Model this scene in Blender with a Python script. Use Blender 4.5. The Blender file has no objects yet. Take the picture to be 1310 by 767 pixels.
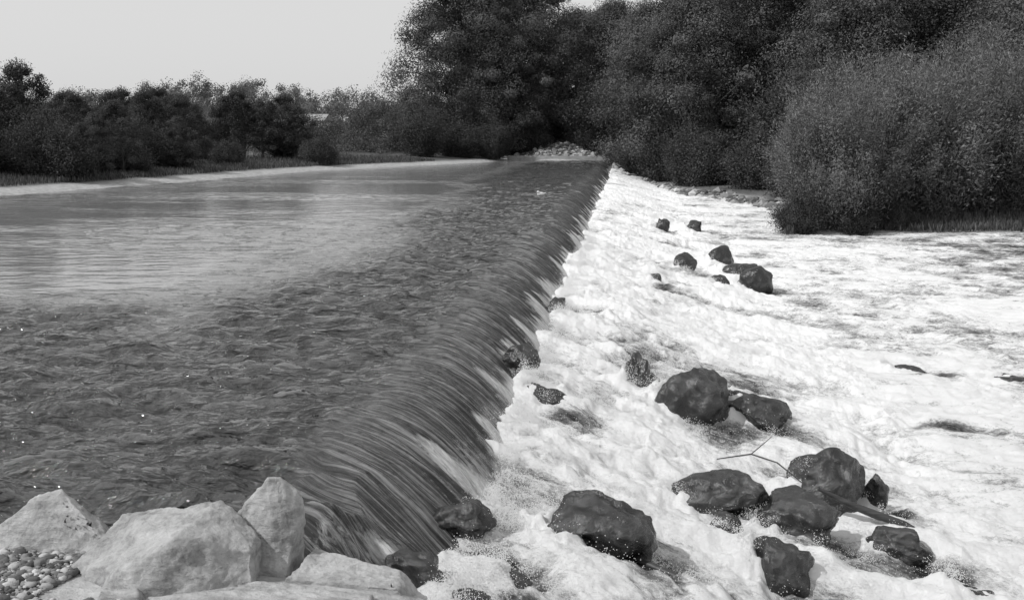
import bpy, bmesh, math, random
import numpy as np
from mathutils import Vector, noise as mnoise
random.seed(7); rng=np.random.default_rng(11)
scene=bpy.context.scene
# ------------------------------------------------------------ helpers
def link(o): scene.collection.objects.link(o); return o
TAB=np.random.default_rng(3).random((256,256))
def vn(x,y,s=0):
    x=np.asarray(x,float)+s*17.31; y=np.asarray(y,float)+s*9.77
    xi=np.floor(x).astype(int); yi=np.floor(y).astype(int)
    fx=x-xi; fy=y-yi
    fx=fx*fx*fx*(fx*(fx*6-15)+10); fy=fy*fy*fy*(fy*(fy*6-15)+10)
    a=TAB[xi&255,yi&255]; b=TAB[(xi+1)&255,yi&255]; c=TAB[xi&255,(yi+1)&255]; d=TAB[(xi+1)&255,(yi+1)&255]
    return (a*(1-fx)+b*fx)*(1-fy)+(c*(1-fx)+d*fx)*fy
def fbm(x,y,s=0,o=4,g=.5,rot=.9):
    t=0;a=1;n=0
    for i in range(o):
        c,sn=math.cos(i*rot),math.sin(i*rot)
        t=t+a*(vn((x*c-y*sn)*2**i,(x*sn+y*c)*2**i,s+i)-.5); n+=a; a*=g
    return t/n*2
def ridge(x,y,s,o=3):
    t=0;a=1;n=0
    for i in range(o):
        c,sn=math.cos(i*.5),math.sin(i*.5)
        t=t+a*(1-2*np.abs(2*vn((x*c-y*sn)*2**i,(x*sn+y*c)*2**i,s+i)-1)); n+=a; a*=.5
    return t/n
def sst(a,b,x):
    t=np.clip((x-a)/(b-a),0,1); return t*t*(3-2*t)
def mesh_np(name,V,F,attrs=None,mi=None,mats=(),smooth=False):
    me=bpy.data.meshes.new(name); V=np.asarray(V,np.float32); F=np.asarray(F,np.int32)
    me.vertices.add(len(V)); me.vertices.foreach_set('co',V.ravel())
    k=F.shape[1]; me.loops.add(F.size); me.loops.foreach_set('vertex_index',F.ravel())
    me.polygons.add(len(F)); me.polygons.foreach_set('loop_start',np.arange(0,F.size,k,dtype=np.int32))
    if mi is not None: me.polygons.foreach_set('material_index',np.asarray(mi,np.int32))
    me.polygons.foreach_set('use_smooth',np.full(len(F),smooth))
    me.update(calc_edges=True)
    for n,a in (attrs or {}).items():
        at=me.attributes.new(n,'FLOAT','POINT'); at.data.foreach_set('value',np.asarray(a,np.float32).ravel())
    for m in mats: me.materials.append(m)
    return me
def grid(name,xs,ys,zf,attrf,mat):
    X,Y=np.meshgrid(xs,ys); Z=zf(X,Y)
    nx,ny=len(xs),len(ys)
    V=np.stack([X,Y,Z],-1).reshape(-1,3)
    i=(np.arange(ny-1)[:,None]*nx+np.arange(nx-1)[None,:]).ravel()
    F=np.stack([i,i+1,i+1+nx,i+nx],-1)
    return link(bpy.data.objects.new(name,mesh_np(name,V,F,attrf(X,Y,Z),None,[mat],True)))
class NT:
    def __init__(s,name):
        s.m=bpy.data.materials.new(name); s.m.use_nodes=True; s.t=s.m.node_tree; s.t.nodes.clear()
        s.out=s.n('ShaderNodeOutputMaterial')
    def n(s,typ,**k):
        x=s.t.nodes.new(typ)
        for a,b in k.items(): setattr(x,a,b)
        return x
    def l(s,a,b): s.t.links.new(a,b)
    def noise(s,vec,scale,detail=4,rough=.55,dist=0):
        x=s.n('ShaderNodeTexNoise'); x.inputs['Scale'].default_value=scale; x.inputs['Detail'].default_value=detail
        x.inputs['Roughness'].default_value=rough; x.inputs['Distortion'].default_value=dist
        if vec is not None: s.l(vec,x.inputs['Vector'])
        return x.outputs['Fac']
    def ramp(s,fac,pts):
        x=s.n('ShaderNodeValToRGB'); e=x.color_ramp.elements
        while len(e)<len(pts): e.new(.5)
        for i,(p,v) in enumerate(pts): e[i].position=p; e[i].color=(v,v,v,1)
        s.l(fac,x.inputs[0]); return x.outputs[0]
    def math(s,op,a,b=None,c=False):
        x=s.n('ShaderNodeMath',operation=op); x.use_clamp=c
        for i,v in enumerate((a,b)):
            if v is None: continue
            if isinstance(v,(int,float)): x.inputs[i].default_value=v
            else: s.l(v,x.inputs[i])
        return x.outputs[0]
    def mixf(s,f,a,b):
        return s.math('ADD',s.math('MULTIPLY',a,s.math('SUBTRACT',1.0,f)),s.math('MULTIPLY',b,f))
    def attr(s,name): 
        return s.n('ShaderNodeAttribute',attribute_name=name).outputs['Fac']
    def obj(s,scale=(1,1,1),rot=0):
        c=s.n('ShaderNodeTexCoord'); v=c.outputs['Object']
        if rot:
            m=s.n('ShaderNodeMapping'); m.inputs['Rotation'].default_value=(0,0,rot); s.l(v,m.inputs[0]); v=m.outputs[0]
        m=s.n('ShaderNodeMapping'); m.inputs['Scale'].default_value=scale; s.l(v,m.inputs[0]); return m.outputs[0]
    def bump(s,h,strength,dist,normal=None):
        b=s.n('ShaderNodeBump'); b.inputs['Distance'].default_value=dist
        if isinstance(strength,(int,float)): b.inputs['Strength'].default_value=strength
        else: s.l(strength,b.inputs['Strength'])
        s.l(h,b.inputs['Height'])
        if normal: s.l(normal,b.inputs['Normal'])
        return b.outputs[0]
    def bsdf(s,col,rough,nrm=None,spec=.5,ior=1.45):
        p=s.n('ShaderNodeBsdfPrincipled')
        if isinstance(col,(int,float)): p.inputs['Base Color'].default_value=(col,col,col,1)
        else: s.l(col,p.inputs['Base Color'])
        if isinstance(rough,(int,float)): p.inputs['Roughness'].default_value=rough
        else: s.l(rough,p.inputs['Roughness'])
        p.inputs['Specular IOR Level'].default_value=spec; p.inputs['IOR'].default_value=ior
        if nrm: s.l(nrm,p.inputs['Normal'])
        return p.outputs[0]
    def fin(s,sh): s.l(sh,s.out.inputs[0]); return s.m
# ------------------------------------------------------------ materials
def m_leaf(name,lo,hi):
    t=NT(name); a=t.attr('tone'); c=t.ramp(a,[(0,lo),(1,hi)])
    p=t.bsdf(c,.6,spec=.2); tr=t.n('ShaderNodeBsdfTranslucent'); t.l(c,tr.inputs[0])
    m=t.n('ShaderNodeMixShader'); m.inputs[0].default_value=.3; t.l(p,m.inputs[1]); t.l(tr.outputs[0],m.inputs[2])
    return t.fin(m.outputs[0])
leafM=m_leaf('foliage_leaves',.03,.19); bushM=m_leaf('willow_leaves',.06,.24); darkM=m_leaf('dark_leaves',.025,.11)
farM=m_leaf('distant_hazed_leaves',.1,.22); midM=m_leaf('thicket_leaves',.05,.17); grassM=m_leaf('bank_grass_blades',.05,.17)  # distant leaves: aerial haze painted in as a paler base colour
t=NT('bark'); o=t.obj((6,6,1)); f=t.noise(o,4,6); barkM=t.fin(t.bsdf(t.ramp(f,[(.3,.03),(.7,.1)]),.9,t.bump(f,.6,.03)))
t=NT('wet_boulder'); o=t.obj(); f=t.noise(o,3.0,8,.7,.5); g=t.noise(o,18,6,.7); cr=t.noise(o,3.5,9,.66,.5)
base=t.ramp(f,[(.33,.005),(.52,.02),(.68,.09)])
wt=t.ramp(t.noise(o,4,10,.82,.8),[(.6,0),(.68,1)])
mx=t.n('ShaderNodeMix',data_type='RGBA'); t.l(t.math('MULTIPLY',wt,.35),mx.inputs[0]); t.l(base,mx.inputs[6]); mx.inputs[7].default_value=(.5,.5,.5,1)
boulderM=t.fin(t.bsdf(mx.outputs[2],t.ramp(g,[(.3,.08),(.7,.32)]),t.bump(g,.3,.008,t.bump(cr,.9,.06)),.8))
def m_stone(name,lo,hi,sc=3):
    t=NT(name); o=t.obj(); f=t.noise(o,sc,8,.6); g=t.noise(o,sc*9,8,.75); st=t.noise(t.obj((1,1,5),.5),2.5,6,.7,.4)
    a=t.math('ADD',t.math('MULTIPLY',f,.45),t.math('MULTIPLY',g,.3)); a=t.math('ADD',a,t.math('MULTIPLY',st,.25))
    return t.fin(t.bsdf(t.ramp(a,[(.40,lo),(.5,(lo+hi)/2*1.1),(.58,hi)]),.9,t.bump(g,1.0,.02,t.bump(st,.8,.04)),.15))
paleM=m_stone('pale_limestone',.22,.55); concM=m_stone('concrete',.25,.42,2)
t=NT('white_paint'); paintM=t.fin(t.bsdf(.6,.6)); t=NT('roof_shingle'); roofM=t.fin(t.bsdf(t.ramp(t.noise(t.obj(),8,4),[(.3,.2),(.7,.35)]),.8))
t=NT('window_glass'); glassM=t.fin(t.bsdf(.02,.1))
t=NT('gravel'); a=t.attr('tone'); gravM=t.fin(t.bsdf(t.ramp(a,[(0,.05),(.6,.2),(1,.5)]),.85,t.bump(t.noise(t.obj(),60,4),.5,.01)))
t=NT('driftwood'); o=t.obj((1,12,12)); f=t.noise(o,3,5); woodM=t.fin(t.bsdf(t.ramp(f,[(.3,.015),(.7,.06)]),.5,t.bump(f,.4,.01)))
t=NT('ground_earth'); o=t.obj(); f=t.noise(o,.25,8,.65); g=t.noise(o,5,6,.7); sh=t.attr('shore')
col=t.ramp(f,[(.35,.05),(.65,.15)]); sand=t.ramp(g,[(.3,.25),(.7,.55)])
mx=t.n('ShaderNodeMix',data_type='RGBA'); t.l(sh,mx.inputs[0]); t.l(col,mx.inputs[6]); t.l(sand,mx.inputs[7])
groundM=t.fin(t.bsdf(mx.outputs[2],.95,t.bump(g,.7,.08),.2))
# river water
t=NT('river_water'); r=t.attr('rough'); dr=t.attr('drape')
n1=t.noise(t.obj((.6,1.15,1)),2.2,3,.5,.2); n2=t.noise(t.obj((.75,1.2,1)),7,3,.5,.15)
n4=t.noise(t.obj((.45,6,.3),.25),3.0,6,.65,.25); n5=t.noise(t.obj((.3,14,.3),.25),2.2,4,.6,.2)
flat=t.math('SUBTRACT',1.0,dr)
b=t.bump(n1,t.math('MULTIPLY',t.math('MULTIPLY',r,flat),1.0),.36)
b=t.bump(n2,t.math('MULTIPLY',t.math('MULTIPLY',r,flat),1.0),.12,b)
b=t.bump(n4,t.math('MULTIPLY',dr,1.0),.09,b)
b=t.bump(n5,t.math('MULTIPLY',dr,.8),.03,b)
fo=t.attr('foam'); fn=t.noise(t.obj((.8,2.4,.8),.25),6,8,.75,.8)
fm=t.ramp(t.math('ADD',t.math('MULTIPLY',fn,.6),t.math('MULTIPLY',fo,.6)),[(.5,0),(.72,1)])
strk=t.ramp(t.math('ADD',t.math('MULTIPLY',n4,.5),t.math('MULTIPLY',n5,.5)),[(.4,.015),(.49,.05),(.6,.26)])
silt_sheen=t.mixf(r,.25,.04)  # calm stretches painted paler for sky reflection, on top of a silty tone
w=t.bsdf(t.mixf(dr,silt_sheen,strk),t.ramp(r,[(0,.06),(1,.05)]),b,.5,1.45); fb=t.bsdf(.75,.6,b)
ms=t.n('ShaderNodeMixShader'); t.l(fm,ms.inputs[0]); t.l(w,ms.inputs[1]); t.l(fb,ms.inputs[2])
waterM=t.fin(ms.outputs[0])
# white water
t=NT('white_water'); fo=t.attr('foam'); sl=t.attr('slope'); ROT=.36
s1=t.noise(t.obj((.6,1.6,.8),ROT),2.2,10,.75,1.0); s2=t.noise(t.obj((.6,1.9,.8),ROT),10,8,.8,.8)
c1=t.noise(t.obj((1,1.3,1)),1.7,10,.76,1.8); c2=t.noise(t.obj(),12,7,.78,1.0); froth=t.noise(t.obj(),30,6,.85,.3)
big=t.mixf(sl,c1,s1); fine=t.mixf(sl,c2,s2)
a=t.math('ADD',t.math('MULTIPLY',big,.47),t.math('MULTIPLY',fine,.32)); a=t.math('ADD',a,t.math('MULTIPLY',froth,.21))
a=t.math('ADD',a,t.math('SUBTRACT',fo,.5))
col=t.ramp(a,[(.40,.03),(.47,.16),(.53,.5),(.585,.82)])
b=t.bump(froth,.8,.025,t.bump(fine,.6,.045,t.bump(big,.5,.07)))
whiteM=t.fin(t.bsdf(col,t.ramp(a,[(.38,.15),(.5,.7)]),b,.3,1.34))
t=NT('spray'); sprayM=t.fin(t.bsdf(.8,.5))
# ------------------------------------------------------------ ground
outline=np.array([(-8,5),(-4.5,6.3),(-2,6.0),(-.8,5.8),(.5,6.5),(6,5),(20,3),(45,0),(90,-5),(90,40),(40,50),(20,47),(12,45),(9.5,45),(5.8,43.6),(6.2,46),(8.5,50),(7.8,60),(6,68),(2.7,76),(0,95),(-1,104),(-1.4,104.5),(-11,104),(-12.5,96),(-15.6,88),(-21,73),(-23,54),(-25,44),(-29,20),(-48,-20),(-35,-25),(-20,-5)],float)
def sdist(X,Y):
    P=outline; d=np.full(X.shape,1e9); ins=np.zeros(X.shape,bool)
    for i in range(len(P)):
        ax,ay=P[i]; bx,by=P[(i+1)%len(P)]; ex,ey=bx-ax,by-ay
        tt=np.clip(((X-ax)*ex+(Y-ay)*ey)/(ex*ex+ey*ey),0,1)
        d=np.minimum(d,np.hypot(X-ax-tt*ex,Y-ay-tt*ey))
        c=((ay>Y)!=(by>Y))&(X<(bx-ax)*(Y-ay)/(by-ay+1e-12)+ax); ins^=c
    return np.where(ins,-d,d)
def ground_z(X,Y):
    d=sdist(X,Y)+fbm(X*.5,Y*.5,5)*.5*sst(2,12,Y)
    lev=-1.5*sst(-1.4,1.2,X)
    lev=lev*(1-sst(150,260,Y))
    z=lev+np.interp(d,[-6,-1.5,0,.6,3,12,60,300],[-2.0,-.9,-.04,.1,.35,.8,1.2,2])
    z=z+fbm(X*.15,Y*.15,8)*.35*sst(3,15,d)
    z=z+np.exp(-((X)**2+(Y)**2)/9)*1.0
    z=z+1.1*np.exp(-((X+6.5)**2/9+(Y-108)**2/8))
    z=np.where((X>-2.7)&(X<-1.2)&(Y>6.5)&(Y<104),np.minimum(z,-1.2),z)
    return z
def spaced(knots):
    out=[]
    for a,b,s in knots: out+=list(np.arange(a,b,s))
    out.append(knots[-1][1]); return np.array(out)
gx=spaced([(-1500,-200,100),(-200,-60,10),(-60,-12,.8),(-12,12,.4),(12,50,.9),(50,200,10),(200,1500,100)])
gy=spaced([(-300,-40,30),(-40,0,3),(0,9,.25),(9,40,1),(40,115,.7),(115,300,8),(300,2600,100)])
grid('ground',gx,gy,ground_z,lambda X,Y,Z:{'shore':(1-sst(.7,2.2,np.abs(sdist(X,Y)-.4)))*.9},groundM)
# ------------------------------------------------------------ upper river + drape
def roughness(X,Y):
    b=-6.0-1.8*sst(30,60,Y)+fbm(X*.3,Y*.12,21)*1.8
    r=sst(-2.0,1.4,X-b)
    r=np.maximum(r,1-sst(11.5,17,Y+fbm(X*.5,Y*.5,31)*3))
    streak=sst(.0,.5,fbm(X*.07,Y*.22,41,4))*.35*sst(18,30,Y)
    return np.clip(np.maximum(r,.05+streak),0,1)
def crest(Y): return -2.34+.14*fbm(Y*.12,Y*0,51,2)+.06*fbm(Y*.7,Y*0,52,2)
def river(X,Y):
    r=roughness(X,Y); c=crest(Y)
    s=np.clip(X-c,0,None)
    near=np.exp(-((Y-6.6)/1.3)**2)
    z=-.56*s**2
    dr=sst(-.6,.4,X-c)
    w=.05*ridge(X*.7+.4*fbm(X*.6,Y*.6,6,2),Y*1.25,1,2)+.11*fbm(X*1.5,Y*2.5,2,3)+.022*fbm(X*5,Y*7.5,7,2)
    z=z+r*(1-dr*.8)*w*(1-.5*sst(25,70,Y))
    yy=Y+.3*(X-c)+.25*fbm(X*.7,Y*.7,61,2)
    z=z+dr*(.03*fbm(yy*5,X*.5,3,3,rot=0)+.06*fbm(yy*1.3,X*.4,4,2,rot=0)+.012*fbm(yy*14,X*.6,14,2,rot=0))
    z=z-.35*near*sst(-3.4,-1.6,X)*(1-dr*.3)+near*.2*ridge(X*1.3,Y*1.8,71,2)*sst(-4,-2.5,X)
    z=z+.14*np.exp(-((X+1.95)/.35)**2-((Y-7.0)/.22)**2)-.12*np.exp(-((X+1.3)/.3)**2-((Y-6.8)/.25)**2)
    return z
def river_attr(X,Y,Z):
    c=crest(Y); dr=sst(-.45,.4,X-c)
    near=np.exp(-((Y-6.8)/1.1)**2)*sst(-2.8,-1.6,X)
    fo=sst(.65,1.08,X-c+fbm(X*1.5,Y*3,81,3)*.55)*.62+near*(.42+.3*fbm(X*3,Y*3,82,3))
    return {'rough':roughness(X,Y),'drape':dr,'foam':fo}
ux=spaced([(-110,-40,5),(-40,-14,.4),(-14,-6,.08),(-6,-3.2,.03),(-3.2,-1.0,.02)])
uy=[5.4]
while uy[-1]<106: uy.append(uy[-1]+max(.02,.0036*uy[-1]))
uy=np.array([-60,-20,0,4]+uy)
grid('river_water',ux,uy,river,river_attr,waterM)
def box(name,x0,x1,y0,y1,z0,z1,mat,bev=.03):
    bm=bmesh.new(); bmesh.ops.create_cube(bm,size=1)
    for v in bm.verts: v.co=Vector(((x0+x1)/2+v.co.x*(x1-x0),(y0+y1)/2+v.co.y*(y1-y0),(z0+z1)/2+v.co.z*(z1-z0)))
    if bev: bmesh.ops.bevel(bm,geom=bm.edges[:],offset=bev,segments=2,affect='EDGES')
    me=bpy.data.meshes.new(name); bm.to_mesh(me); bm.free(); me.materials.append(mat)
    return link(bpy.data.objects.new(name,me))
box('concrete_weir',-2.75,-1.8,5.2,105,-2.4,-.5,concM)
box('far_concrete_abutment',-11.2,-1.3,104.2,104.9,-1.6,.42,concM)
H=bpy.data.objects.new('white_farmhouse',None); link(H); hx,hy=-42.5,146
def child(o): o.parent=H; return o
child(box('walls',hx-2.4,hx+2.4,hy-2,hy+2,.3,4.3,paintM,0))
bm=bmesh.new(); P=[(hx-2.7,hy-2.4,4.2),(hx+2.7,hy-2.4,4.2),(hx+2.7,hy+2.4,4.2),(hx-2.7,hy+2.4,4.2),(hx-2.7,hy,5.1),(hx+2.7,hy,5.1)]
vs=[bm.verts.new(p) for p in P]
for f in [(0,1,5,4),(2,3,4,5),(0,4,3),(1,2,5)]: bm.faces.new([vs[i] for i in f])
me=bpy.data.meshes.new('roof'); bm.to_mesh(me); bm.free(); me.materials.append(roofM); child(link(bpy.data.objects.new('roof',me)))
for k,xx in enumerate((-1.5,1.5)):
    child(box('window_%d'%k,hx+xx-.35,hx+xx+.35,hy-2.05,hy-1.9,2.2,3.2,glassM,0))
child(box('door',hx-.4,hx+.4,hy-2.05,hy-1.9,.4,2.4,woodM,0)); child(box('chimney',hx-1.6,hx-1.2,hy-.2,hy+.2,4.6,5.5,concM,0))
# ------------------------------------------------------------ boulders (x,y,z,rx,ry,rz)
B=[(.89,13.8,-.84,.43,.38,.38),(1.72,14,-1.05,.43,.32,.25),(.15,14.4,-.75,.17,.2,.32),(-1.32,13.7,-.4,.24,.2,.19),
(2.2,11.3,-1.15,.40,.34,.36),(2.66,11.5,-1.27,.12,.12,.2),(.98,10.5,-1.0,.44,.3,.24),(1.65,10.2,-1.12,.41,.32,.24),
(2.6,10.1,-1.34,.28,.22,.18),(1.33,9.0,-1.12,.26,.25,.26),(-.17,8.6,-.7,.38,.34,.36),(.95,9.7,-1.04,.13,.14,.13),
(1.67,31,-1.22,.3,.28,.36),(2.9,33.5,-1.25,.4,.36,.36),(3.35,28.5,-1.3,.4,.34,.4),(3.1,31,-1.33,.6,.36,.24),(2.4,28,-1.3,.26,.2,.22),
(1.36,42.5,-1.15,.32,.25,.45),(2.75,45,-1.32,.42,.35,.34),(.75,26.5,-1.03,.17,.15,.18),(4.8,19,-1.55,.34,.2,.13),(4.0,15.5,-1.66,.3,.2,.14),
(6.4,18.5,-1.56,.35,.3,.13),(-.93,12.9,-.64,.27,.15,.12),(-1.28,8.3,-.54,.22,.16,.16),
(-1.0,6.85,-.62,.15,.12,.12),(2.9,9.1,-1.43,.23,.2,.19),(-1.22,19.5,-.57,.16,.2,.15),(.35,15.0,-.9,.14,.14,.12),(-1.42,7.15,-.52,.2,.15,.14),(-.75,7.5,-.74,.12,.12,.12)]
BX=[-1.9,-1.5,-1.25,-.7,0,1,2.2,3.5,6,60]; BZ=[-1.2,-.84,-.62,-.68,-.86,-1.12,-1.35,-1.48,-1.5,-1.5]
def wbase(X,Y): return np.interp(X+.30*fbm(Y*.5,Y*0+3,120,3)+.12*fbm(Y*2.5,Y*0+3,121,2),BX,BZ)
def white_z(X,Y):
    base=wbase(X,Y)
    slope=1-sst(2.2,5,X); far=1-.5*sst(20,80,Y)
    u=.94*X-.34*Y; v=.34*X+.94*Y
    wv=.5*fbm(X*.8,Y*.8,9,2)
    n=.25*fbm(u*.5+wv,v*1.0,101,3,rot=.3)*(.3+.7*slope)
    n+=.16*fbm(u*1.1+wv,v*2.1+wv,102,4,.6,rot=.3)*(.35+.65*slope)
    n+=.07*(.5-np.abs(fbm(u*2.4+wv,v*3.6,103,3,.6)))*(.4+.6*slope)
    n+=.035*fbm(X*6,Y*7,104,4,.7)
    n+=(1-slope)*.05*ridge(X*1.6+wv,Y*2.0,105,3)
    z=base+n*far
    for (bx,by,bz,rx,ry,rz) in B:
        if bx<-1.2: continue
        m=(np.abs(X-bx)<3*rx+.5)&(np.abs(Y-by)<3*ry+.5)
        q=((X-bx+rx*.8)/(rx*.75))**2+((Y-by-.1*ry)/(ry*1.2))**2
        q2=((X-bx-rx*.7)/(rx*1.3))**2+((Y-by+.3)/(ry*1.3))**2
        z=z+np.where(m,.55*rz*np.exp(-q)*(.5+1.0*vn(X*12,Y*12,77))-.22*rz*np.exp(-q2),0)
    return z
def white_attr(X,Y,Z):
    f=.583+.010*(1-sst(2.5,5.5,X))-.07*sst(6,13,X)*sst(14,38,Y)-.02*sst(3,7,X)
    f=f+.08*fbm(X*.35,Y*.3,111,3)+.09*fbm(X*1.2,Y*1.0,112,3)
    f=f+.55*(Z-wbase(X,Y))
    for (bx,by,bz,rx,ry,rz) in B:
        f=f+.12*np.exp(-((X-bx+rx*.8)/(rx*.9))**2-((Y-by)/(ry*1.4))**2)-.15*np.exp(-((X-bx-rx*1.3)/(rx*1.2))**2-((Y-by+.35)/(ry*1.1))**2)
    return {'foam':f,'slope':1-sst(1.8,4.5,X+.5*fbm(X,Y*.5,113,2))}
wx=spaced([(-1.9,4,.016),(4,8,.04),(8,16,.1),(16,40,.4),(40,120,4)])
wy=[6.0]
while wy[-1]<105: wy.append(wy[-1]+max(.018,.0032*wy[-1]))
wy=np.array([-30,0,5]+wy)
grid('white_water',wx,wy,white_z,white_attr,whiteM)
# ------------------------------------------------------------ rocks
def rock(name,loc,r,mat,seed,rough=.26,sub=5,planes=7):
    bm=bmesh.new(); bmesh.ops.create_icosphere(bm,subdivisions=sub,radius=1)
    R=random.Random(seed); off=Vector((R.random()*50,R.random()*50,R.random()*50))
    pl=[(Vector((R.gauss(0,1),R.gauss(0,1),R.gauss(0,1)*.7)).normalized(),R.uniform(.6,.88)) for _ in range(planes)]
    for v in bm.verts:
        p=v.co.copy()
        for n,d in pl:
            k=p.dot(n)-d
            if k>0: p-=n*k*.9
        q=v.co+off
        p*=1+rough*mnoise.fractal(q*1.2,1,2,3)+.045*mnoise.fractal(q*3.5,1.1,2,5)
        v.co=Vector((p.x*r[0],p.y*r[1],p.z*r[2]))*1.14
    for f in bm.faces: f.smooth=True
    me=bpy.data.meshes.new(name); bm.to_mesh(me); bm.free(); me.materials.append(mat)
    o=link(bpy.data.objects.new(name,me)); o.location=loc; o.rotation_euler=(R.uniform(-.25,.25),R.uniform(-.25,.25),R.uniform(-.4,.4))
    return o
for i,(x,y,z,a,b,c) in enumerate(B): rock('boulder',(x,y,z),(a,b,c),boulderM,i+1,sub=5 if y<16 else 3)
def block(name,pts,mat,seed,disp=.013,ml=.018,sm=1):
    bm=bmesh.new()
    for p in pts: bm.verts.new(p)
    bmesh.ops.convex_hull(bm,input=bm.verts[:])
    bmesh.ops.triangulate(bm,faces=bm.faces[:])
    for k in range(7):
        es=[e for e in bm.edges if e.calc_length()>ml]
        if not es or len(bm.verts)>50000: break
        bmesh.ops.subdivide_edges(bm,edges=es,cuts=1); bmesh.ops.triangulate(bm,faces=bm.faces[:])
    for k in range(sm): bmesh.ops.smooth_vert(bm,verts=bm.verts[:],factor=.5,use_axis_x=True,use_axis_y=True,use_axis_z=True)
    bm.normal_update(); S=Vector((seed*3.1,0,0)); mv=[]
    for v in bm.verts:
        n=mnoise.fractal(v.co*3+S,1,2,3); n2=mnoise.fractal(v.co*10+S,.7,2,6)
        mv.append(v.normal*(disp*2.0*n+disp*.9*n2))
    for v,m in zip(bm.verts,mv): v.co+=m
    for f in bm.faces: f.smooth=True
    me=bpy.data.meshes.new(name); bm.to_mesh(me); bm.free(); me.materials.append(mat)
    return link(bpy.data.objects.new(name,me))
block('pale_stone',[(-3.8,5.85,0),(-3.05,5.8,-.05),(-3.1,6.25,0),(-3.7,6.3,0),(-3.72,5.95,.16),(-3.52,6.05,.34),(-3.38,6.1,.37),(-3.3,5.95,.2),(-3.02,5.95,.1),(-3.2,6.2,.18)],paleM,1)
block('pale_stone',[(-3.0,5.35,-.05),(-2.42,4.95,-.1),(-1.92,5.3,-.1),(-2.05,5.8,-.1),(-2.85,5.85,-.05),(-3.0,5.5,.14),(-2.5,5.15,.28),(-2.32,5.3,.42),(-2.84,5.78,.34),(-2.24,5.75,.46),(-1.98,5.5,.26),(-2.0,5.7,.26)],paleM,2)
block('pale_stone',[(-2.26,5.65,-.1),(-1.88,5.62,-.1),(-1.84,6.0,-.1),(-2.2,6.05,-.1),(-2.26,5.8,.25),(-2.0,5.85,.57),(-1.94,5.9,.56),(-1.84,5.78,.2),(-1.83,5.95,.42)],paleM,3)
block('pale_stone',[(-1.85,5.5,-.1),(-1.05,5.55,-.15),(-1.1,5.95,-.15),(-1.8,5.95,-.1),(-1.82,5.55,.1),(-1.2,5.6,.05),(-1.25,5.9,.04),(-1.75,5.92,.12)],paleM,4)
block('pale_stone',[(-2.1,4.95,-.1),(-1.2,5.05,-.1),(-1.2,5.42,-.1),(-2.05,5.42,-.1),(-2.05,5.05,.2),(-1.25,5.1,.16),(-1.3,5.4,.1),(-2.0,5.4,.15)],paleM,5)
block('pale_stone',[(-2.7,4.9,0),(-2.3,4.9,0),(-2.3,5.15,0),(-2.7,5.15,0),(-2.6,5.0,.24),(-2.4,5.0,.22),(-2.45,5.1,.22)],paleM,7)
block('concrete_abutment',[(-1.35,4.3,-.9),(-.3,4.3,-.9),(-.5,5.4,-.9),(-1.3,5.5,-.9),(-1.3,4.3,.1),(-.5,4.3,.08),(-.7,5.3,.0),(-1.25,5.4,.04)],concM,6)
# ------------------------------------------------------------ pebbles
def pebbles(name,pts,sz,mat,seed,sub=1):
    bm=bmesh.new(); bmesh.ops.create_icosphere(bm,subdivisions=sub,radius=1)
    bv=np.array([v.co for v in bm.verts]); bf=np.array([[v.index for v in f.verts] for f in bm.faces]); bm.free()
    r=np.random.default_rng(seed); V=[];F=[];T=[]
    for i,p in enumerate(pts):
        s=sz*(.35+r.exponential(.6))*np.array([r.uniform(.8,1.3),r.uniform(.7,1.2),r.uniform(.5,.8)]); s=np.minimum(s,sz*2.4)
        a=r.uniform(0,6.28); c,sn=math.cos(a),math.sin(a)
        v=bv*(1+r.uniform(-.25,.25,(len(bv),1)))*s; v=np.stack([v[:,0]*c-v[:,1]*sn,v[:,0]*sn+v[:,1]*c,v[:,2]],-1)+p
        F.append(bf+len(bv)*i); V.append(v); T.append(np.full(len(bv),r.random()))
    return link(bpy.data.objects.new(name,mesh_np(name,np.concatenate(V),np.concatenate(F),{'tone':np.concatenate(T)},None,[mat],sub>1)))
n=14000; px=rng.uniform(-4.2,-1.6,n); py=rng.uniform(4.6,6.15,n); ok=(px<-2.95)|(py<4.95); px=px[ok]; py=py[ok]; n=len(px); pz=ground_z(px,py)+rng.uniform(-.01,.02,n)
pebbles('gravel',np.stack([px,py,pz],-1),.014,gravM,1,2)
n=2200; px=rng.normal(-6,2.6,n); py=rng.uniform(104.9,112,n); pz=ground_z(px,py)+.02
pebbles('gravel_mound',np.stack([px,py,pz],-1),.14,gravM,2)
n=1500; tt=rng.random(n)
sx=np.interp(tt,[0,.4,.6,.8,1],[0,2.9,6.3,8,8.8])+rng.normal(0,.7,n); sy=np.interp(tt,[0,.4,.6,.8,1],[95,76,68,60,50])+rng.normal(0,1,n)
pebbles('shore_stones',np.stack([sx,sy,ground_z(sx,sy)+.03],-1),.15,gravM,3)
# ------------------------------------------------------------ tubes
def tube(path,rad,sides=6):
    path=np.asarray(path,float); n=len(path); V=[];F=[]
    for i,p in enumerate(path):
        d=path[min(i+1,n-1)]-path[max(i-1,0)]; d/=np.linalg.norm(d)+1e-9
        a=np.cross(d,[0.3,.9,.1]); a/=np.linalg.norm(a); b=np.cross(d,a)
        for k in range(sides):
            th=2*math.pi*k/sides; V.append(p+rad[i]*(a*math.cos(th)+b*math.sin(th)))
    for i in range(n-1):
        for k in range(sides):
            F.append([i*sides+k,i*sides+(k+1)%sides,(i+1)*sides+(k+1)%sides,(i+1)*sides+k])
    return np.array(V),np.array(F)
def branch_obj(name,paths,mat):
    V=[];F=[];o=0
    for p,r in paths:
        v,f=tube(p,r,8); V.append(v);F.append(f+o);o+=len(v)
    return link(bpy.data.objects.new(name,mesh_np(name,np.concatenate(V),np.concatenate(F),None,None,[mat],True)))
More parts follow.
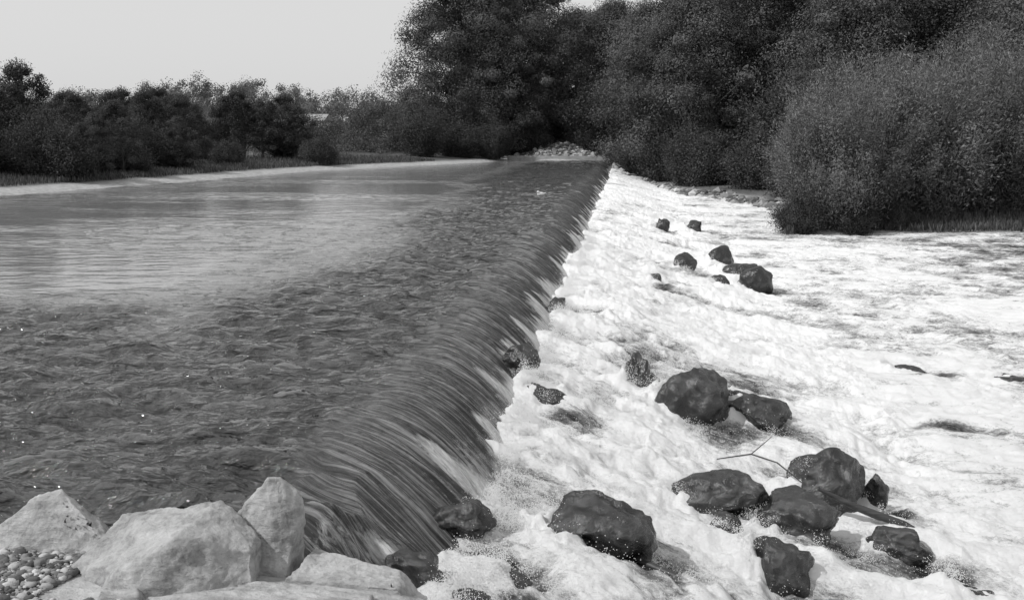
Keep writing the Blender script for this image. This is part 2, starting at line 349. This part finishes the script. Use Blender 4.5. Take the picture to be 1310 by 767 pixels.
branch_obj('driftwood_log',[([(1.95,10.75,-.98),(2.25,10.72,-1.12),(2.5,10.66,-1.2),(2.75,10.6,-1.26),(3.1,10.4,-1.4)],[.02,.035,.045,.035,.015])],woodM)
branch_obj('driftwood_log',[([(.0,8.5,-.85),(.25,8.3,-.86),(.45,8.18,-.9),(.62,8.0,-.97)],[.02,.03,.035,.015])],woodM)
branch_obj('driftwood_twig',[([(1.0,11.4,-.9),(1.35,11.35,-.82),(1.6,11.2,-.86),(1.95,11,-1.1)],[.006,.009,.008,.005]),([(1.35,11.35,-.82),(1.5,11.3,-.66),(1.55,11.28,-.6)],[.006,.004,.003])],woodM)
# ------------------------------------------------------------ foliage
def leaves_at(P,N,L,W,r,along=None):
    n=len(P); N=N/(np.linalg.norm(N,axis=1,keepdims=True)+1e-9)
    A=along if along is not None else r.normal(size=(n,3))
    A=A-(A*N).sum(1,keepdims=True)*N; A/=np.linalg.norm(A,axis=1,keepdims=True)+1e-9
    Bt=np.cross(N,A); L=L[:,None]; W=W[:,None]
    V=np.stack([P-A*L*.5,P+Bt*W*.5,P+A*L*.5,P-Bt*W*.5],1).reshape(-1,3)
    return V,np.arange(n*4).reshape(n,4)
def assemble(name,parts,mats):
    V=[];F=[];T=[];M=[];o=0
    for v,f,tn,mi in parts:
        V.append(v);F.append(f+o);o+=len(v);T.append(np.broadcast_to(tn,(len(v),)) if np.ndim(tn)==0 else tn);M.append(np.full(len(f),mi))
    return mesh_np(name,np.concatenate(V),np.concatenate(F),{'tone':np.concatenate(T)},np.concatenate(M),mats)
def tree_mesh(name,seed,H,R,base,ncl,nl,leaf,tr,mat,rc=.16,nbr=26):
    r=np.random.default_rng(seed); parts=[]
    lean=r.normal(0,.03*H,2)
    tp=[np.array([lean[0]*t*t,lean[1]*t*t,H*.82*t])+np.append(r.normal(0,.012*H,2)*t,0) for t in np.linspace(0,1,8)]
    v,f=tube(tp,[tr*(1-.85*t)+.02 for t in np.linspace(0,1,8)],8); parts.append((v,f,0.,1))
    C=[]
    for i in range(ncl):
        t=r.random()**.85; prof=math.sin(math.pi*min(1,(t*.86+.14))**.9)**.6
        rr=R*prof*math.sqrt(r.uniform(.12,1))*r.uniform(.75,1.12); a=r.uniform(0,2*math.pi)
        lob=1+.18*math.sin(3*a+seed+2*t)
        C.append(np.array([rr*lob*math.cos(a)+lean[0]*t,rr*lob*math.sin(a)+lean[1]*t,base+(H-base)*t*.95]))
    for c in C[:nbr]:
        zt=min(max(.12*H,c[2]-.25*H-r.random()*.1*H),.75*H); k=zt/(.82*H)
        s=np.array([lean[0]*k*k,lean[1]*k*k,zt]); m=(s+c)/2+np.array([0,0,.04*H])
        v,f=tube([s,m,c],[tr*.3,tr*.18,.03],5); parts.append((v,f,0.,1))
    for c in C:
        cr=H*rc*r.uniform(.4,1.15)*.6; k=int(nl*r.uniform(.6,1.3))
        D=r.normal(size=(k,3)); D/=np.linalg.norm(D,axis=1,keepdims=True)
        rad=cr*(.3+.85*r.random(k)**.6+np.minimum(r.exponential(.05,k),.2)); ph=r.uniform(0,6,3)
        bumpy=1+.25*np.sin(D[:,0]*5+ph[0])*np.sin(D[:,2]*4+ph[1])+.12*np.sin(D[:,1]*9+ph[2])
        P=c+D*(rad*bumpy)[:,None]*np.array([1.1,1.1,.8])
        N=D*1.2+r.normal(size=(k,3))*.5+np.array([0,0,.3])
        v,f=leaves_at(P,N,leaf*r.uniform(.6,1.4,k),leaf*.5*r.uniform(.6,1.3,k),r)
        tn=np.clip(r.uniform(.1,.8)+r.normal(0,.1,k),0,1); parts.append((v,f,np.repeat(tn,4),0))
    return assemble(name,parts,[mat,barkM])
def bush_mesh(name,seed,H,R,nst,nlf,mat,L=.22,W=.07,twig=.3,bare=.06):
    r=np.random.default_rng(seed); parts=[]
    for i in range(nst):
        a=r.uniform(0,2*math.pi); q=math.sqrt(r.random()); out=R*q*(1+.2*math.sin(3*a+seed)); h=H*(1-.45*q*q)*r.uniform(.5,1.08)
        b=np.array([math.cos(a)*out*.35,math.sin(a)*out*.35,-.1]); e=np.array([math.cos(a)*out,math.sin(a)*out,h])
        c=np.array([b[0]*1.4,b[1]*1.4,h*.6])
        ts=np.linspace(0,1,7)[:,None]; path=(1-ts)**2*b+2*ts*(1-ts)*c+ts**2*e+r.normal(0,.06,(7,3))*ts
        if i%2==0:
            v,f=tube(path,[.035*(1-.8*x)+.006 for x in ts[:,0]],4); parts.append((v,f,0.,1))
        t=r.uniform(bare,1,nlf)[:,None]; base=(1-t)**2*b+2*t*(1-t)*c+t**2*e
        tan=2*(1-t)*(c-b)+2*t*(e-c); tan/=np.linalg.norm(tan,axis=1,keepdims=True)
        off=r.normal(size=(nlf,3))*twig*(.5+.9*np.sin(np.pi*np.clip(t*.9,0,1)))*r.uniform(.6,1.5); P=base+off; P[:,2]=np.abs(P[:,2])
        od=off/(np.linalg.norm(off,axis=1,keepdims=True)+1e-6)
        v,f=leaves_at(P,od+r.normal(size=(nlf,3))*.6+np.array([0,0,.3]),L*r.uniform(.6,1.4,nlf),W*r.uniform(.7,1.4,nlf),r,tan+od*.7+r.normal(size=(nlf,3))*.35)
        tn=np.clip(r.uniform(.1,.85)+r.normal(0,.12,nlf),0,1); parts.append((v,f,np.repeat(tn,4),0))
    return assemble(name,parts,[mat,barkM])
TA=tree_mesh('tree_a',1,14,5.5,.6,170,620,.19,.28,leafM)
TB=tree_mesh('tree_b',2,15,6,1.0,180,620,.19,.3,leafM)
TC=tree_mesh('tree_c',3,18,7,1.0,240,640,.2,.4,leafM,.14)
BA=bush_mesh('willow_a',4,8,4.2,200,620,bushM,.17,.045)
BB=bush_mesh('willow_b',5,7.5,3.8,190,620,bushM,.17,.045)
SA=bush_mesh('shrub_a',6,3.2,2.2,80,500,darkM,.13,.06,.25)
SB=bush_mesh('shrub_b',7,5.2,2.4,80,420,darkM,.14,.065,.28,.15)
TL=tree_mesh('small_tree',8,6.0,2.6,.5,90,240,.12,.1,darkM,.15,50)
TM=tree_mesh('small_tree_b',18,5.4,2.0,.9,60,230,.12,.08,darkM,.15,46)
def put(name,me,x,y,s=1,rz=None,z=None,sz=None):
    o=link(bpy.data.objects.new(name,me)); zz=float(ground_z(np.array([x*1.0]),np.array([y*1.0]))[0])-.1 if z is None else z
    o.location=(x,y,zz); o.rotation_euler=(0,0,random.uniform(0,6.28) if rz is None else rz); o.scale=(s,s,s*(sz or 1)); return o
for x,y,s,me,sz in [(-1.5,112,.98,TB,1.02),(4.8,90,1.03,TA,1.02),(11.5,92,1.12,TB,1),(16.5,84,1.1,TA,1.02),(23,86,1.05,TB,.95),(30,84,1.1,TA,1),(8,104,1.25,TB,1),(37,88,1.2,TB,1),(20,100,1.2,TC,.85),(2.5,104,1.12,TA,1),(30,104,1.15,TC,.9),(14,110,1.05,TC,.9),(-5.5,122,1.1,TB,.9)]:
    put('deciduous_tree',me,x,y,s,sz=sz)
for x,y,s in [(-3,109,1.2),(1.5,98,1.3),(3,89,1.1),(6,80,1.2),(9,74,1.2),(12,68,1.2),(4.5,82,.9),(15,62,1.3),(1,104,1.4),(10,66,1),(18,58,1.4),(12,76,1.7),(17,70,1.6)]:
    put('shrub',random.choice([SA,SB]),x,y,s)
for x,y,s,me in [(8.9,47,.8,BA),(12.5,50,1.02,BB),(16.5,52,.98,BA),(20.5,52,1.02,BB),(11.3,56,.98,BA),(15,60,1.15,BB),(24.5,55,1.05,BA),(20,62,1.2,BA),(28,60,1.2,BB)]:
    put('willow_bush',me,x,y,s)
for x,y,s in [(7.0,45.2,.5),(9.3,45.6,.45),(11,46.4,.4)]: put('shrub',SA,x,y,s)
put('large_willow_tree',TC,-17.2,110,1.05,1.0); put('large_willow_tree',TC,-11,116,1.1,3.2)
put('large_willow_tree',TB,-12.5,108,.85,.3); put('shrub',SB,-12.5,102,.8); put('shrub',SA,-15.5,101,1.0); put('shrub',SB,-18,97,.9); put('shrub',SA,-9.5,108,1)
R=random.Random(5)
for i in range(34):
    t=i/33; y=46+t*38+R.uniform(-1,1); xb=np.interp(y,[20,44,54,73,88],[-29,-25,-23,-21,-15.6]); off=R.uniform(2.5,9)
    me=[TL,SB,TM,SA,SB,TM][i%6]; s=R.uniform(.55,.8)
    if y>68:
        if i%3: continue
        me=SA; s*=.8
    put('small_tree' if me in (TL,TM) else 'shrub',me,xb-off,y,s)
for i in range(20): put('small_tree',TL if i%2 else TM,-29-i*1.3+R.uniform(-1,1),60+R.uniform(-6,22),R.uniform(.7,.9))
for i in range(12): put('shrub',SA,-27-i*.9,49+R.uniform(-3,14),R.uniform(.6,.85))
for i in range(9): put('small_tree',TL if i%2 else TM,-24.5-i*1.2,72+R.uniform(0,12),R.uniform(.72,.92))
put('small_tree',TL,-30.5,54,.95)
def mass(name,n,xr,yr,hf,mat,seed,cl,m,ls,rad):
    r=np.random.default_rng(seed); parts=[]
    for k in range(n):
        x=r.uniform(*xr); y=r.uniform(*yr); h=hf(x,y)*r.uniform(.7,1.12)
        for c in range(cl):
            q=r.uniform(0,1); cc=np.array([x+r.normal(0,1.6)*(1-.5*q),y+r.normal(0,1.5),h*(.08+.82*q)])
            D=r.normal(size=(m,3)); D/=np.linalg.norm(D,axis=1,keepdims=True)
            v,f=leaves_at(cc+D*r.uniform(.3,rad,(m,1))*r.uniform(.6,1.1),D+r.normal(size=(m,3))*.5,ls*r.uniform(.6,1.4,m),ls*.6*r.uniform(.6,1.4,m),r)
            parts.append((v,f,np.repeat(np.clip(r.uniform(.2,.8)+r.normal(0,.12,m),0,1),4),0))
    link(bpy.data.objects.new(name,assemble(name,parts,[mat])))
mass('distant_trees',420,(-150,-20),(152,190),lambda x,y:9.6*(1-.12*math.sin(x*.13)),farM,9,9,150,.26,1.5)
mass('riverside_thicket',130,(-75,-20),(98,116),lambda x,y:(5.4-.9*math.sin(x*.3))*(.66 if -36<x*116/y<-31 else 1),midM,19,8,190,.17,1.15)
mass('background_woodland',300,(-22,90),(135,175),lambda x,y:13.5,leafM,10,9,150,.32,1.8)
def grass(name,cx,cy,h,seed):
    r=np.random.default_rng(seed); z=ground_z(cx,cy); ok=sdist(cx,cy)>.35; cx=cx[ok];cy=cy[ok];z=z[ok]; n=len(cx)
    hh=h*r.uniform(.4,1.3,n); P=np.stack([cx,cy,z+hh*.45],-1)
    N=np.stack([r.normal(size=n),r.normal(size=n),np.zeros(n)],-1); A=np.stack([r.normal(0,.25,n),r.normal(0,.25,n),np.ones(n)],-1)
    v,f=leaves_at(P,N,hh,np.full(n,.05)*r.uniform(.6,1.6,n),r,A)
    link(bpy.data.objects.new(name,mesh_np(name,v,f,{'tone':np.repeat(r.random(n),4)},None,[grassM])))
n=26000; y=rng.uniform(40,92,n); x=np.interp(y,[20,44,54,73,88,92],[-29,-25,-23,-21,-15.6,-14])-1.9-rng.exponential(4,n)
grass('bank_grass',x,y,.3,1)
n=22000; x=rng.uniform(6,32,n); y=np.interp(x,[6,9,12,20,32],[44,46,45.5,47,49])+rng.exponential(3,n)
grass('bank_grass',x,y,.35,2)
# ------------------------------------------------------------ spray (one object)
PX=[];PY=[];PZ=[]
n=60000; sy=6.4+(rng.random(n)**1.8)*34; sx=rng.uniform(-1.3,3.2,n); k=n//3; sx[:k]=rng.normal(-1.1,.16,k)
clus=sst(-.05,.45,fbm(sx*1.8,sy*1.8,130,4)); PX.append(sx);PY.append(sy);PZ.append(white_z(sx,sy)+rng.exponential(.03,n)*(.2+2.0*clus))
org=[(b_[0]-b_[3]*1.05+rng.normal(0,.06),b_[1]+rng.normal(0,.12),b_[5]*.8) for b_ in B for _ in range(3 if b_[1]<16 else 2) if b_[0]>-1.2]
for i in range(150): y_=6.6+rng.random()**1.6*26; org.append((rng.normal(-1.05,.12),y_,.22))
for i in range(220): y_=7.2+rng.random()**1.5*26; org.append((rng.uniform(-.8,2.6),y_,.14))
for ox,oy,pw in org:
    m=int(rng.uniform(120,420)); q=rng.random(m)**.7; hgt=pw*rng.uniform(.4,1.0); sp=rng.uniform(.05,.16)
    ax=rng.normal(0,1,m)*sp*q+.06*q; ay=rng.normal(0,1,m)*sp*q; x_=ox+ax; y_=oy+ay
    z_=white_z(np.array([ox]),np.array([oy]))[0]+hgt*4*q*(1-q)*rng.uniform(.3,1,m)
    PX.append(x_);PY.append(y_);PZ.append(np.maximum(z_,white_z(x_,y_)))
sx=np.concatenate(PX);sy=np.concatenate(PY);sz=np.concatenate(PZ);n=len(sx); s=rng.uniform(.0008,.003,n)*(1+sy*.03)
tet=np.array([[1,1,1],[-1,-1,1],[-1,1,-1],[1,-1,-1]],float); V=(np.stack([sx,sy,sz],-1)[:,None,:]+tet[None]*s[:,None,None]).reshape(-1,3)
F=(np.arange(n)[:,None,None]*4+np.array([[0,1,2],[0,3,1],[0,2,3],[1,3,2]])[None]).reshape(-1,3)
link(bpy.data.objects.new('water_spray',mesh_np('water_spray',V,F,None,None,[sprayM])))
# ------------------------------------------------------------ gull
bm=bmesh.new()
def ell(c,r):
    q=bmesh.ops.create_uvsphere(bm,u_segments=14,v_segments=8,radius=1)['verts']
    for v in q: v.co=Vector((v.co.x*r[0],v.co.y*r[1],v.co.z*r[2]))+Vector(c)
ell((0,0,.07),(.2,.09,.09)); ell((-.17,0,.17),(.055,.045,.05)); ell((-.12,0,.12),(.06,.045,.07)); ell((.2,0,.1),(.12,.05,.025)); ell((-.235,0,.165),(.03,.01,.01))
me=bpy.data.meshes.new('gull'); bm.to_mesh(me); bm.free(); me.materials.append(sprayM)
o=link(bpy.data.objects.new('gull',me)); o.location=(-3.46,45,-.02); o.rotation_euler=(0,0,.9)
# ------------------------------------------------------------ light, sky, camera
sun_dir=Vector((-.80,-.46,.92)).normalized()
L=bpy.data.lights.new('sun','SUN'); L.energy=3.0; L.angle=math.radians(.6); L.color=(1,1,1)
lo=link(bpy.data.objects.new('sun',L)); lo.rotation_euler=sun_dir.to_track_quat('Z','Y').to_euler()
w=bpy.data.worlds.new('World'); scene.world=w; w.use_nodes=True; nt=w.node_tree; nt.nodes.clear()
sk=nt.nodes.new('ShaderNodeTexSky'); sk.sky_type='NISHITA'; sk.sun_disc=False
sk.sun_elevation=math.asin(sun_dir.z); sk.sun_rotation=math.atan2(sun_dir.x,sun_dir.y); sk.dust_density=3
sp=nt.nodes.new('ShaderNodeRGBToBW'); mz=nt.nodes.new('ShaderNodeMix'); mz.data_type='FLOAT'; mz.inputs[0].default_value=.8; mz.inputs[3].default_value=5.1
bg=nt.nodes.new('ShaderNodeBackground'); bg.inputs[1].default_value=.15
ou=nt.nodes.new('ShaderNodeOutputWorld'); nt.links.new(sk.outputs[0],sp.inputs[0]); nt.links.new(sp.outputs[0],mz.inputs[2]); nt.links.new(mz.outputs[0],bg.inputs[0]); nt.links.new(bg.outputs[0],ou.inputs[0])
cd=bpy.data.cameras.new('camera'); cd.sensor_width=36; cd.lens=38.6; cd.clip_end=5000; cd.clip_start=.05
co=link(bpy.data.objects.new('camera',cd)); co.location=(0,0,2.5); co.rotation_euler=(math.radians(90-8.6),0,math.radians(5.9)); scene.camera=co
scene.view_settings.view_transform='Standard'; scene.view_settings.look='None'; scene.view_settings.exposure=0
